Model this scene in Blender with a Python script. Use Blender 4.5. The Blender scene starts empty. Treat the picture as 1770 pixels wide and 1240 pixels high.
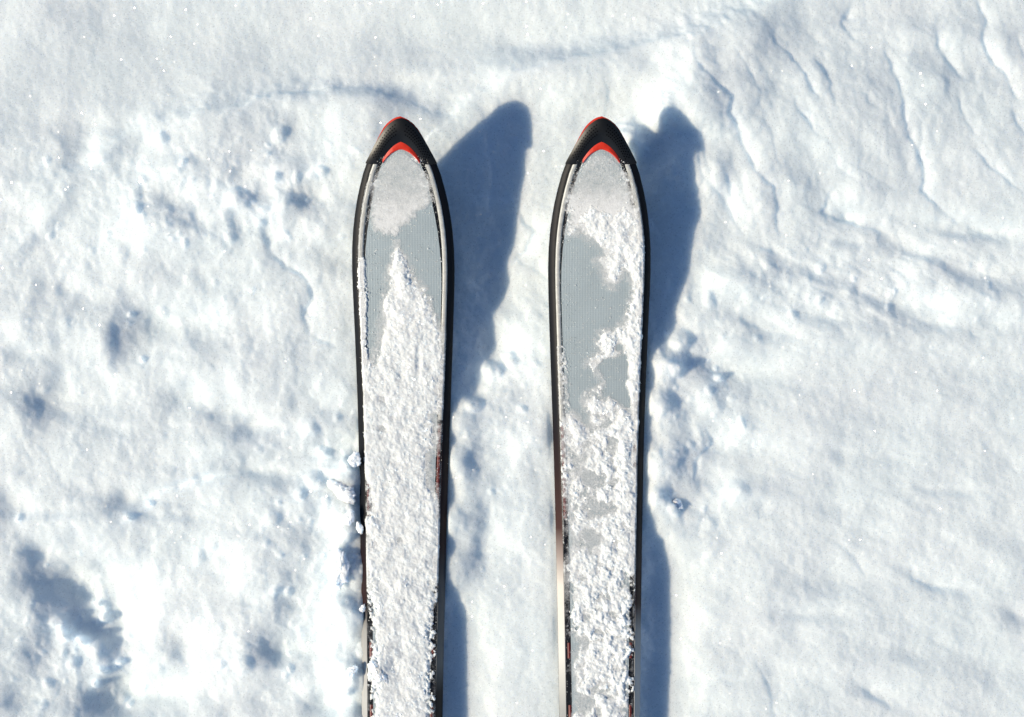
import bpy, math, random
import numpy as np
from mathutils import Vector

random.seed(7)
RNG = np.random.default_rng(11)
scene = bpy.context.scene
COL = scene.collection

# ------------------------------------------------------------------ camera, sky, sun, exposure
S = 0.0006            # metres of ground for one photograph pixel
CAM_H = 1.70          # the skier looks straight down from eye height
SUN_EL = 36.0
SHADOW_DIR = Vector((0.968, 0.25, 0.0)).normalized()     # where shadows point on the ground

cam_d = bpy.data.cameras.new('camera')
cam = bpy.data.objects.new('camera', cam_d)
COL.objects.link(cam)
cam.location = (0.0, 0.0, CAM_H)
cam.rotation_euler = (0.0, 0.0, 0.0)
cam_d.sensor_width = 36.0
cam_d.lens = 36.0 * CAM_H / (1770 * S)
cam_d.clip_start = 0.05
cam_d.clip_end = 500.0
scene.camera = cam

world = bpy.data.worlds.new('World')
scene.world = world
world.use_nodes = True
wn = world.node_tree
wn.nodes.clear()
w_out = wn.nodes.new('ShaderNodeOutputWorld')
w_bg = wn.nodes.new('ShaderNodeBackground')
w_sky = wn.nodes.new('ShaderNodeTexSky')
w_sky.sky_type = 'NISHITA'
w_sky.sun_disc = False
w_sky.sun_elevation = math.radians(SUN_EL)
to_sun = Vector((-SHADOW_DIR.x, -SHADOW_DIR.y, 0.0))
w_sky.sun_rotation = math.atan2(to_sun.x, to_sun.y)
w_sky.altitude = 2400.0
w_sky.air_density = 1.0
w_sky.dust_density = 0.2
w_sky.ozone_density = 3.0
w_bg.inputs['Strength'].default_value = 0.095
wn.links.new(w_sky.outputs[0], w_bg.inputs[0])
wn.links.new(w_bg.outputs[0], w_out.inputs[0])

sun_d = bpy.data.lights.new('sun', 'SUN')
sun_d.energy = 4.4
sun_d.angle = math.radians(0.55)
sun_d.color = (1.0, 0.885, 0.70)
sun = bpy.data.objects.new('sun', sun_d)
COL.objects.link(sun)
e = math.radians(SUN_EL)
ray = Vector((SHADOW_DIR.x * math.cos(e), SHADOW_DIR.y * math.cos(e), -math.sin(e)))
sun.rotation_euler = ray.to_track_quat('-Z', 'Y').to_euler()
sun.location = (-2, 0, 2)

scene.view_settings.view_transform = 'Standard'
scene.view_settings.look = 'None'
scene.view_settings.exposure = 0.17
scene.view_settings.gamma = 1.0
scene.view_settings.use_curve_mapping = False
scene.cycles.use_denoising = True
scene.cycles.max_bounces = 6
scene.cycles.diffuse_bounces = 4
scene.cycles.use_adaptive_sampling = True
scene.cycles.adaptive_threshold = 0.02


# ------------------------------------------------------------------ small helpers
def px2m(px, py, z=0.0):
    """Photograph pixel seen at height z -> ground plan metres."""
    k = S * (CAM_H - z) / CAM_H
    return (px - 885.0) * k, (620.0 - py) * k


def perlin(x, y, seed=0):
    rng = np.random.default_rng(1000 + seed)
    n = 256
    perm = rng.permutation(n)
    perm = np.concatenate([perm, perm])
    ang = rng.random(n) * 2 * np.pi
    gx, gy = np.cos(ang), np.sin(ang)
    xi = np.floor(x).astype(np.int64)
    yi = np.floor(y).astype(np.int64)
    xf, yf = x - xi, y - yi
    xi &= 255
    yi &= 255
    u = xf * xf * xf * (xf * (xf * 6 - 15) + 10)
    v = yf * yf * yf * (yf * (yf * 6 - 15) + 10)

    def g(ix, iy, dx, dy):
        k = perm[perm[ix & 255] + (iy & 255)]
        return gx[k] * dx + gy[k] * dy
    a = g(xi, yi, xf, yf)
    b = g(xi + 1, yi, xf - 1, yf)
    c = g(xi, yi + 1, xf, yf - 1)
    d = g(xi + 1, yi + 1, xf - 1, yf - 1)
    return 1.41 * ((a * (1 - u) + b * u) * (1 - v) + (c * (1 - u) + d * u) * v)


def fbm(x, y, octaves=4, seed=0, gain=0.5):
    out = 0.0
    a = 1.0
    f = 1.0
    for i in range(octaves):
        out = out + a * perlin(x * f + 17.3 * i, y * f - 9.1 * i, seed + i)
        a *= gain
        f *= 2.03
    return out


def smooth01(a, b, x):
    t = np.clip((x - a) / (b - a), 0, 1)
    return t * t * (3 - 2 * t)


def mesh_from_np(name, verts, faces, mat=None, smooth=True):
    """verts (n,3); faces (m,k) with constant k."""
    me = bpy.data.meshes.new(name)
    nv, nf, k = len(verts), len(faces), faces.shape[1]
    me.vertices.add(nv)
    me.vertices.foreach_set('co', np.ascontiguousarray(verts, dtype=np.float32).ravel())
    me.loops.add(nf * k)
    me.loops.foreach_set('vertex_index', np.ascontiguousarray(faces, dtype=np.int32).ravel())
    me.polygons.add(nf)
    me.polygons.foreach_set('loop_start', np.arange(0, nf * k, k, dtype=np.int32))
    me.polygons.foreach_set('loop_total', np.full(nf, k, dtype=np.int32))
    me.update(calc_edges=True)
    me.validate()
    if smooth:
        me.polygons.foreach_set('use_smooth', np.ones(len(me.polygons), dtype=bool))
    if mat:
        me.materials.append(mat)
    return me


def link(name, me, parent=None, **props):
    o = bpy.data.objects.new(name, me)
    COL.objects.link(o)
    if parent is not None:
        o.parent = parent
    for k, v in props.items():
        o[k] = v
    return o


def poly_sd(pts, X, Y):
    """Signed distance to a closed polygon, positive inside."""
    d2 = np.full(X.shape, 1e12)
    inside = np.zeros(X.shape, dtype=bool)
    n = len(pts)
    for i in range(n):
        ax, ay = pts[i]
        bx, by = pts[(i + 1) % n]
        ex, ey = bx - ax, by - ay
        wx, wy = X - ax, Y - ay
        t = np.clip((wx * ex + wy * ey) / (ex * ex + ey * ey + 1e-9), 0, 1)
        d2 = np.minimum(d2, (wx - ex * t) ** 2 + (wy - ey * t) ** 2)
        cond = ((ay > Y) != (by > Y))
        with np.errstate(divide='ignore', invalid='ignore'):
            xc = ax + (Y - ay) * ex / (ey if ey != 0 else 1e-9)
        inside ^= cond & (X < xc)
    d = np.sqrt(d2)
    return np.where(inside, d, -d)


# ------------------------------------------------------------------ materials
def new_mat(name):
    m = bpy.data.materials.new(name)
    m.use_nodes = True
    nt = m.node_tree
    b = nt.nodes['Principled BSDF']
    return m, nt, b


def N(nt, kind, **kw):
    n = nt.nodes.new(kind)
    for k, v in kw.items():
        if k in n.inputs:
            n.inputs[k].default_value = v
        else:
            setattr(n, k, v)
    return n


def snow_material(name, sss_scale, grain, glint=True, lo=(0.70, 0.785, 0.815, 1), hi=(0.745, 0.81, 0.835, 1)):
    m, nt, b = new_mat(name)
    L = nt.links
    tc = N(nt, 'ShaderNodeTexCoord')
    b.inputs['Base Color'].default_value = (0.84, 0.875, 0.90, 1)
    b.inputs['Roughness'].default_value = 0.7
    b.inputs['Specular IOR Level'].default_value = 0.25
    b.subsurface_method = 'BURLEY'
    b.inputs['Subsurface Weight'].default_value = 1.0 if sss_scale > 0 else 0.0
    b.inputs['Subsurface Radius'].default_value = (0.8, 0.95, 1.1)
    b.inputs['Subsurface Scale'].default_value = sss_scale
    # slow tint: slightly wetter / drier snow
    nz = N(nt, 'ShaderNodeTexNoise', Scale=9.0, Detail=3.0)
    L.new(tc.outputs['Object'], nz.inputs['Vector'])
    cr = N(nt, 'ShaderNodeValToRGB')
    cr.color_ramp.elements[0].position = 0.3
    cr.color_ramp.elements[0].color = lo
    cr.color_ramp.elements[1].position = 0.7
    cr.color_ramp.elements[1].color = hi
    L.new(nz.outputs['Fac'], cr.inputs['Fac'])
    # grains: each crystal of about a millimetre a little lighter or darker
    vr = N(nt, 'ShaderNodeTexVoronoi', Scale=1150.0)
    L.new(tc.outputs['Object'], vr.inputs['Vector'])
    sx = N(nt, 'ShaderNodeSeparateColor')
    L.new(vr.outputs['Color'], sx.inputs[0])
    mr = N(nt, 'ShaderNodeMapRange')
    mr.inputs['To Min'].default_value = 1.0 - 0.07 * grain
    mr.inputs['To Max'].default_value = 1.0 + 0.06 * grain
    L.new(sx.outputs[0], mr.inputs['Value'])
    mx = N(nt, 'ShaderNodeVectorMath', operation='SCALE')
    L.new(cr.outputs['Color'], mx.inputs[0])
    L.new(mr.outputs[0], mx.inputs['Scale'])
    L.new(mx.outputs[0], b.inputs['Base Color'])
    # fine relief
    n1 = N(nt, 'ShaderNodeTexNoise', Scale=260.0, Detail=4.0, Roughness=0.65)
    n2 = N(nt, 'ShaderNodeTexNoise', Scale=900.0, Detail=2.0)
    L.new(tc.outputs['Object'], n1.inputs['Vector'])
    L.new(tc.outputs['Object'], n2.inputs['Vector'])
    b1 = N(nt, 'ShaderNodeBump', Strength=0.30, Distance=0.0010 * grain)
    b2 = N(nt, 'ShaderNodeBump', Strength=0.4, Distance=0.0004 * grain)
    L.new(n1.outputs['Fac'], b1.inputs['Height'])
    L.new(n2.outputs['Fac'], b2.inputs['Height'])
    L.new(b1.outputs[0], b2.inputs['Normal'])
    L.new(b2.outputs[0], b.inputs['Normal'])
    if glint:
        # flat crystal faces: a few cells mirror the sun
        v2 = N(nt, 'ShaderNodeTexVoronoi', Scale=620.0)
        L.new(tc.outputs['Object'], v2.inputs['Vector'])
        sub = N(nt, 'ShaderNodeVectorMath', operation='SUBTRACT')
        sub.inputs[1].default_value = (0.5, 0.5, 0.5)
        L.new(v2.outputs['Color'], sub.inputs[0])
        sc = N(nt, 'ShaderNodeVectorMath', operation='SCALE')
        sc.inputs['Scale'].default_value = 1.5
        L.new(sub.outputs[0], sc.inputs[0])
        geo = N(nt, 'ShaderNodeNewGeometry')
        ad = N(nt, 'ShaderNodeVectorMath', operation='ADD')
        L.new(geo.outputs['Normal'], ad.inputs[0])
        L.new(sc.outputs[0], ad.inputs[1])
        nm = N(nt, 'ShaderNodeVectorMath', operation='NORMALIZE')
        L.new(ad.outputs[0], nm.inputs[0])
        gl = N(nt, 'ShaderNodeBsdfGlossy')
        gl.inputs['Roughness'].default_value = 0.16
        gl.inputs['Color'].default_value = (1, 1, 1, 1)
        L.new(nm.outputs[0], gl.inputs['Normal'])
        # which cells: inner disc of a random few
        v3 = N(nt, 'ShaderNodeTexWhiteNoise', noise_dimensions='3D')
        L.new(v2.outputs['Color'], v3.inputs['Vector'])
        gt = N(nt, 'ShaderNodeMath', operation='GREATER_THAN')
        gt.inputs[1].default_value = 0.88
        L.new(v3.outputs['Value'], gt.inputs[0])
        lt = N(nt, 'ShaderNodeMath', operation='LESS_THAN')
        lt.inputs[1].default_value = 0.45
        L.new(v2.outputs['Distance'], lt.inputs[0])
        mu = N(nt, 'ShaderNodeMath', operation='MULTIPLY')
        L.new(gt.outputs[0], mu.inputs[0])
        L.new(lt.outputs[0], mu.inputs[1])
        mu2 = N(nt, 'ShaderNodeMath', operation='MULTIPLY')
        mu2.inputs[1].default_value = 0.16
        L.new(mu.outputs[0], mu2.inputs[0])
        ms = N(nt, 'ShaderNodeMixShader')
        out = nt.nodes['Material Output']
        L.new(mu2.outputs[0], ms.inputs[0])
        L.new(b.outputs[0], ms.inputs[1])
        L.new(gl.outputs[0], ms.inputs[2])
        L.new(ms.outputs[0], out.inputs['Surface'])
    return m


MAT_SNOW = snow_material('snow', 0.018, 0.85)
MAT_SNOW_SKI = snow_material('snow_on_ski', 0.0024, 0.9, lo=(0.735, 0.77, 0.77, 1), hi=(0.78, 0.805, 0.80, 1))


def mat_topsheet():
    m, nt, b = new_mat('woven_silver_top')
    L = nt.links
    tc = N(nt, 'ShaderNodeTexCoord')
    sep = N(nt, 'ShaderNodeSeparateXYZ')
    L.new(tc.outputs['Object'], sep.inputs[0])

    def wave(sock, per):
        a = N(nt, 'ShaderNodeMath', operation='MULTIPLY')
        a.inputs[1].default_value = 2 * math.pi / per
        L.new(sock, a.inputs[0])
        s = N(nt, 'ShaderNodeMath', operation='SINE')
        L.new(a.outputs[0], s.inputs[0])
        return s.outputs[0]
    wx = wave(sep.outputs['X'], 0.0027)
    wy = wave(sep.outputs['Y'], 0.0019)
    pr = N(nt, 'ShaderNodeMath', operation='MULTIPLY_ADD')
    pr.inputs[1].default_value = 0.55
    L.new(wy, pr.inputs[0])
    L.new(wx, pr.inputs[2])
    mr = N(nt, 'ShaderNodeMapRange')
    mr.inputs['From Min'].default_value = -1.5
    mr.inputs['From Max'].default_value = 1.5
    L.new(pr.outputs[0], mr.inputs['Value'])
    cr = N(nt, 'ShaderNodeValToRGB')
    cr.color_ramp.elements[0].color = (0.38, 0.455, 0.48, 1)
    cr.color_ramp.elements[1].color = (0.47, 0.545, 0.565, 1)
    L.new(mr.outputs[0], cr.inputs['Fac'])
    nz = N(nt, 'ShaderNodeTexNoise', Scale=35.0, Detail=5.0)
    L.new(tc.outputs['Object'], nz.inputs['Vector'])
    mr2 = N(nt, 'ShaderNodeMapRange')
    mr2.inputs['To Min'].default_value = 0.88
    mr2.inputs['To Max'].default_value = 1.1
    L.new(nz.outputs['Fac'], mr2.inputs['Value'])
    sc = N(nt, 'ShaderNodeVectorMath', operation='SCALE')
    L.new(cr.outputs[0], sc.inputs[0])
    L.new(mr2.outputs[0], sc.inputs['Scale'])
    L.new(sc.outputs[0], b.inputs['Base Color'])
    b.inputs['Metallic'].default_value = 0.15
    b.inputs['Roughness'].default_value = 0.42
    bp = N(nt, 'ShaderNodeBump', Strength=0.25, Distance=0.0003)
    L.new(mr.outputs[0], bp.inputs['Height'])
    L.new(bp.outputs[0], b.inputs['Normal'])
    return m


def mat_plain(name, col, rough, metal=0.0, speck=None, coat=0.0, spec=0.5):
    m, nt, b = new_mat(name)
    L = nt.links
    tc = N(nt, 'ShaderNodeTexCoord')
    nz = N(nt, 'ShaderNodeTexNoise', Scale=180.0, Detail=5.0, Roughness=0.7)
    L.new(tc.outputs['Object'], nz.inputs['Vector'])
    cr = N(nt, 'ShaderNodeValToRGB')
    cr.color_ramp.elements[0].position = 0.35
    cr.color_ramp.elements[1].position = 0.70
    cr.color_ramp.elements[0].color = tuple(c * 0.82 for c in col) + (1,)
    cr.color_ramp.elements[1].color = tuple(min(1, c * 1.15) for c in col) + (1,)
    if speck:
        el = cr.color_ramp.elements.new(0.74)
        el.color = tuple(speck) + (1,)
    L.new(nz.outputs['Fac'], cr.inputs['Fac'])
    L.new(cr.outputs[0], b.inputs['Base Color'])
    b.inputs['Roughness'].default_value = rough
    b.inputs['Metallic'].default_value = metal
    b.inputs['Specular IOR Level'].default_value = spec
    b.inputs['Coat Weight'].default_value = coat
    bp = N(nt, 'ShaderNodeBump', Strength=0.15, Distance=0.0004)
    L.new(nz.outputs['Fac'], bp.inputs['Height'])
    L.new(bp.outputs[0], b.inputs['Normal'])
    return m


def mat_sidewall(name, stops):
    """Black shovel, then dark red brown, then off-white under the foot (printed on the ski; one copy darkened for shade)."""
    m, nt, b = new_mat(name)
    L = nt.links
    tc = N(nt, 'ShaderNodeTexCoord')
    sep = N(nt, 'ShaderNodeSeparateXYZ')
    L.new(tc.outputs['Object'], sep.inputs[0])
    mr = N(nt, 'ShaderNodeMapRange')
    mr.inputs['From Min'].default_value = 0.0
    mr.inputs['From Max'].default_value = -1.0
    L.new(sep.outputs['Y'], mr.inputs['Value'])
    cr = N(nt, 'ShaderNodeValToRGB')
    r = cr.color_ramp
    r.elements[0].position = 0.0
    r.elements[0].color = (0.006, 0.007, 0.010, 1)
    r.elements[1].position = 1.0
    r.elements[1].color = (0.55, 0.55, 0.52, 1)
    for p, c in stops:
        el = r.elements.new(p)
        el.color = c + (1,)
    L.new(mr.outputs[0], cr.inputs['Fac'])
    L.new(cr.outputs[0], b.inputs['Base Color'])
    b.inputs['Roughness'].default_value = 0.45
    b.inputs['Specular IOR Level'].default_value = 0.12
    nz = N(nt, 'ShaderNodeTexNoise', Scale=300.0, Detail=4.0)
    L.new(tc.outputs['Object'], nz.inputs['Vector'])
    bp = N(nt, 'ShaderNodeBump', Strength=0.2, Distance=0.0004)
    L.new(nz.outputs['Fac'], bp.inputs['Height'])
    L.new(bp.outputs[0], b.inputs['Normal'])
    return m


MAT_CLUMP = snow_material('snow_lump', 0.0055, 0.8, lo=(0.80, 0.83, 0.84, 1), hi=(0.84, 0.86, 0.865, 1))


def mat_frost():
    """thin film of frost: stippled, the surface below shows through where the cover is thin"""
    m, nt, b = new_mat('thin_frost')
    L = nt.links
    b.inputs['Base Color'].default_value = (0.83, 0.85, 0.85, 1)
    b.inputs['Roughness'].default_value = 0.75
    b.inputs['Specular IOR Level'].default_value = 0.2
    tc = N(nt, 'ShaderNodeTexCoord')
    at = N(nt, 'ShaderNodeAttribute', attribute_name='cover')
    n1 = N(nt, 'ShaderNodeTexNoise', Scale=750.0, Detail=3.0, Roughness=0.7)
    n2 = N(nt, 'ShaderNodeTexNoise', Scale=140.0, Detail=3.0)
    L.new(tc.outputs['Object'], n1.inputs['Vector'])
    L.new(tc.outputs['Object'], n2.inputs['Vector'])
    ad = N(nt, 'ShaderNodeMath', operation='ADD')
    L.new(n1.outputs['Fac'], ad.inputs[0])
    L.new(n2.outputs['Fac'], ad.inputs[1])
    a2 = N(nt, 'ShaderNodeMath', operation='MULTIPLY_ADD')
    a2.inputs[1].default_value = 1.5
    L.new(at.outputs['Fac'], a2.inputs[0])
    L.new(ad.outputs[0], a2.inputs[2])
    mr = N(nt, 'ShaderNodeMapRange')
    mr.inputs['From Min'].default_value = 1.32
    mr.inputs['From Max'].default_value = 2.6
    mr.inputs['To Max'].default_value = 0.92
    L.new(a2.outputs[0], mr.inputs['Value'])
    L.new(mr.outputs[0], b.inputs['Alpha'])
    bp = N(nt, 'ShaderNodeBump', Strength=0.5, Distance=0.0008)
    L.new(n1.outputs['Fac'], bp.inputs['Height'])
    L.new(bp.outputs[0], b.inputs['Normal'])
    return m


MAT_FROST = mat_frost()
MAT_TOP = mat_topsheet()
BLK = (0.006, 0.007, 0.010)
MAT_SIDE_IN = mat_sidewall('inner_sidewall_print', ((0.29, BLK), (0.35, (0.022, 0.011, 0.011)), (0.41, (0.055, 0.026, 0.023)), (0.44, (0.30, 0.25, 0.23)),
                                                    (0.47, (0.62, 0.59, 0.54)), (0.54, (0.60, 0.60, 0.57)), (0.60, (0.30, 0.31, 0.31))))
MAT_SIDE_SHADED = mat_sidewall('inner_sidewall_shaded_print', ((0.29, BLK), (0.35, (0.022, 0.011, 0.011)), (0.43, (0.04, 0.02, 0.018)), (0.47, (0.10, 0.10, 0.098)),  # inner print with the left ski's shade painted into its lower colours
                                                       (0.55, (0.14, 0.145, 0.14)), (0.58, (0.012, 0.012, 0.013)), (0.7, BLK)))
MAT_SIDE_OUT = mat_sidewall('outer_sidewall_print', ((0.40, BLK), (0.49, (0.03, 0.014, 0.014)), (0.515, (0.30, 0.30, 0.29)), (0.56, (0.42, 0.42, 0.41))))
MAT_RAIL = mat_plain('pale_rail', (0.52, 0.53, 0.50), 0.35)
MAT_RED = mat_plain('red_plastic', (0.66, 0.034, 0.012), 0.38)
MAT_STRIPE = mat_plain('red_print', (0.13, 0.010, 0.008), 0.42)
MAT_RUBBER = mat_plain('black_rubber', (0.004, 0.0045, 0.004), 0.42, spec=0.5)
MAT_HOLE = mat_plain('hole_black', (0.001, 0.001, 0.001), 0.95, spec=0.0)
MAT_STEEL = mat_plain('steel', (0.35, 0.36, 0.38), 0.3, metal=1.0)
MAT_BASE = mat_plain('ski_core_black', (0.006, 0.007, 0.009), 0.40)

# ------------------------------------------------------------------ ski geometry (shared by ground and skis)
SKI_LEN = 1.62
V_CONTACT = 0.315
TIP_Z = 0.080
Z_REST = 0.004

# photograph rows -> full width in photograph pixels
_rows = [(205, 0), (206.5, 12), (209, 22), (216, 39), (225, 55), (240, 75), (255, 92), (281, 119), (300, 133), (325, 146),
         (350, 157), (375, 165), (400, 171), (430, 175), (465, 176), (500, 174.5), (600, 167), (700, 159.5), (800, 153.5),
         (900, 149), (1000, 145.5), (1100, 142), (1240, 138.5)]


def z_of_v(v):
    t = np.clip(1 - np.asarray(v, dtype=float) / V_CONTACT, 0, 1)
    z = Z_REST + TIP_Z * t ** 1.8
    tail = np.clip((np.asarray(v, dtype=float) - (SKI_LEN - 0.12)) / 0.12, 0, 1)
    return z + 0.02 * tail ** 2


def thick(v):
    v = np.asarray(v, dtype=float)
    return 0.0065 + 0.0045 * np.clip(v / 0.3, 0, 1) + 0.005 * smooth01(0.3, 0.75, v)


def y_of_row(py, ytip):
    """solve the ski's own distance v for a photograph row"""
    v = 0.0
    for _ in range(30):
        zt = float(z_of_v(v) + thick(v))
        y = (620 - py) * S * (CAM_H - zt) / CAM_H
        v = max(0.0, ytip - y)
    return v


ZTIP = float(z_of_v(0) + thick(0))
YTIP = (620 - 205) * S * (CAM_H - ZTIP) / CAM_H
_vt, _wt = [], []
for py, w in _rows:
    v = y_of_row(py, YTIP)
    zt = float(z_of_v(v) + 0.5 * thick(v))
    _vt.append(v)
    _wt.append(0.5 * w * S * (CAM_H - zt) / CAM_H)
_vt += [0.80, 1.0, 1.2, 1.4, 1.52, 1.58, 1.605, SKI_LEN]
_wt += [0.0398, 0.0402, 0.0425, 0.0460, 0.0478, 0.0440, 0.0330, 0.006]
_vt, _wt = np.array(_vt), np.array(_wt)


def hw(v):
    return np.interp(v, _vt, _wt)


# ski placement: tip centre line and waist centre line in metres
SKIS = {}
for key, tip_px, low_px in (('left', 692.0, 694.0), ('right', 1040.5, 1037.5)):
    x0 = (tip_px - 885) * S * (CAM_H - ZTIP) / CAM_H
    zl = Z_REST + 0.013
    x1 = (low_px - 885) * S * (CAM_H - zl) / CAM_H
    y1 = (620 - 1240) * S * (CAM_H - zl) / CAM_H
    SKIS[key] = dict(loc=(x0, YTIP), ang=math.atan2(x1 - x0, -(y1 - YTIP)))     # small turn about the tip


def to_ski(key, x, y):
    k = SKIS[key]
    a = k['ang']
    dx, dy = x - k['loc'][0], y - k['loc'][1]
    # local axes: along = (sin a, -cos a); across = (cos a, sin a)
    v = dx * math.sin(a) - dy * math.cos(a)
    u = dx * math.cos(a) + dy * math.sin(a)
    return u, v


# ------------------------------------------------------------------ the snow ground
STEP = 1.9
fx = np.arange(-130, 1900.1, STEP)
fy = np.arange(-130, 1370.1, STEP)


def skirts(a):
    d, s, out = STEP, 0.0, []
    while s < 42.0 / S:
        d *= 1.13
        s += d
        out.append(s)
    out = np.array(out)
    return np.concatenate([(a[0] - out)[::-1], a, a[-1] + out]), len(out)


ax_, kx = skirts(fx)
ay_, ky = skirts(fy)
GX, GY = np.meshgrid(ax_, ay_)               # photograph pixels on the ground plan
FXg, FYg = np.meshgrid(fx, fy)

# small warp so that drawn features get natural edges
WX = FXg + 9 * fbm(FXg / 55, FYg / 55, 3, 40) + 3.0 * fbm(FXg / 14, FYg / 14, 2, 44)
WY = FYg + 9 * fbm(FXg / 55 + 31, FYg / 55, 3, 50) + 3.0 * fbm(FXg / 14 + 7, FYg / 14, 2, 54)

DECAYS = (34.0, 58.0, 95.0, 170.0)
SLOPES = [np.zeros_like(FXg) for _ in DECAYS]


def dab(cx, cy, rx, ry, rot, s, p=2.0):
    """local east-west slope of the snow (negative falls away from the sun)"""
    r = 2.6 * max(rx, ry) + 30
    i0, i1 = np.searchsorted(fy, [cy - r, cy + r])
    j0, j1 = np.searchsorted(fx, [cx - r, cx + r])
    if i0 >= i1 or j0 >= j1:
        return
    X = WX[i0:i1, j0:j1] - cx
    Y = WY[i0:i1, j0:j1] - cy
    c, sn = math.cos(math.radians(rot)), math.sin(math.radians(rot))
    a = (X * c + Y * sn) / rx
    b = (-X * sn + Y * c) / ry
    m = min(rx, 1.6 * ry)
    slope = SLOPES[0 if m < 13 else 1 if m < 28 else 2 if m < 60 else 3]
    slope[i0:i1, j0:j1] += s * np.exp(-(a * a + b * b) ** (p / 2))


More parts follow.
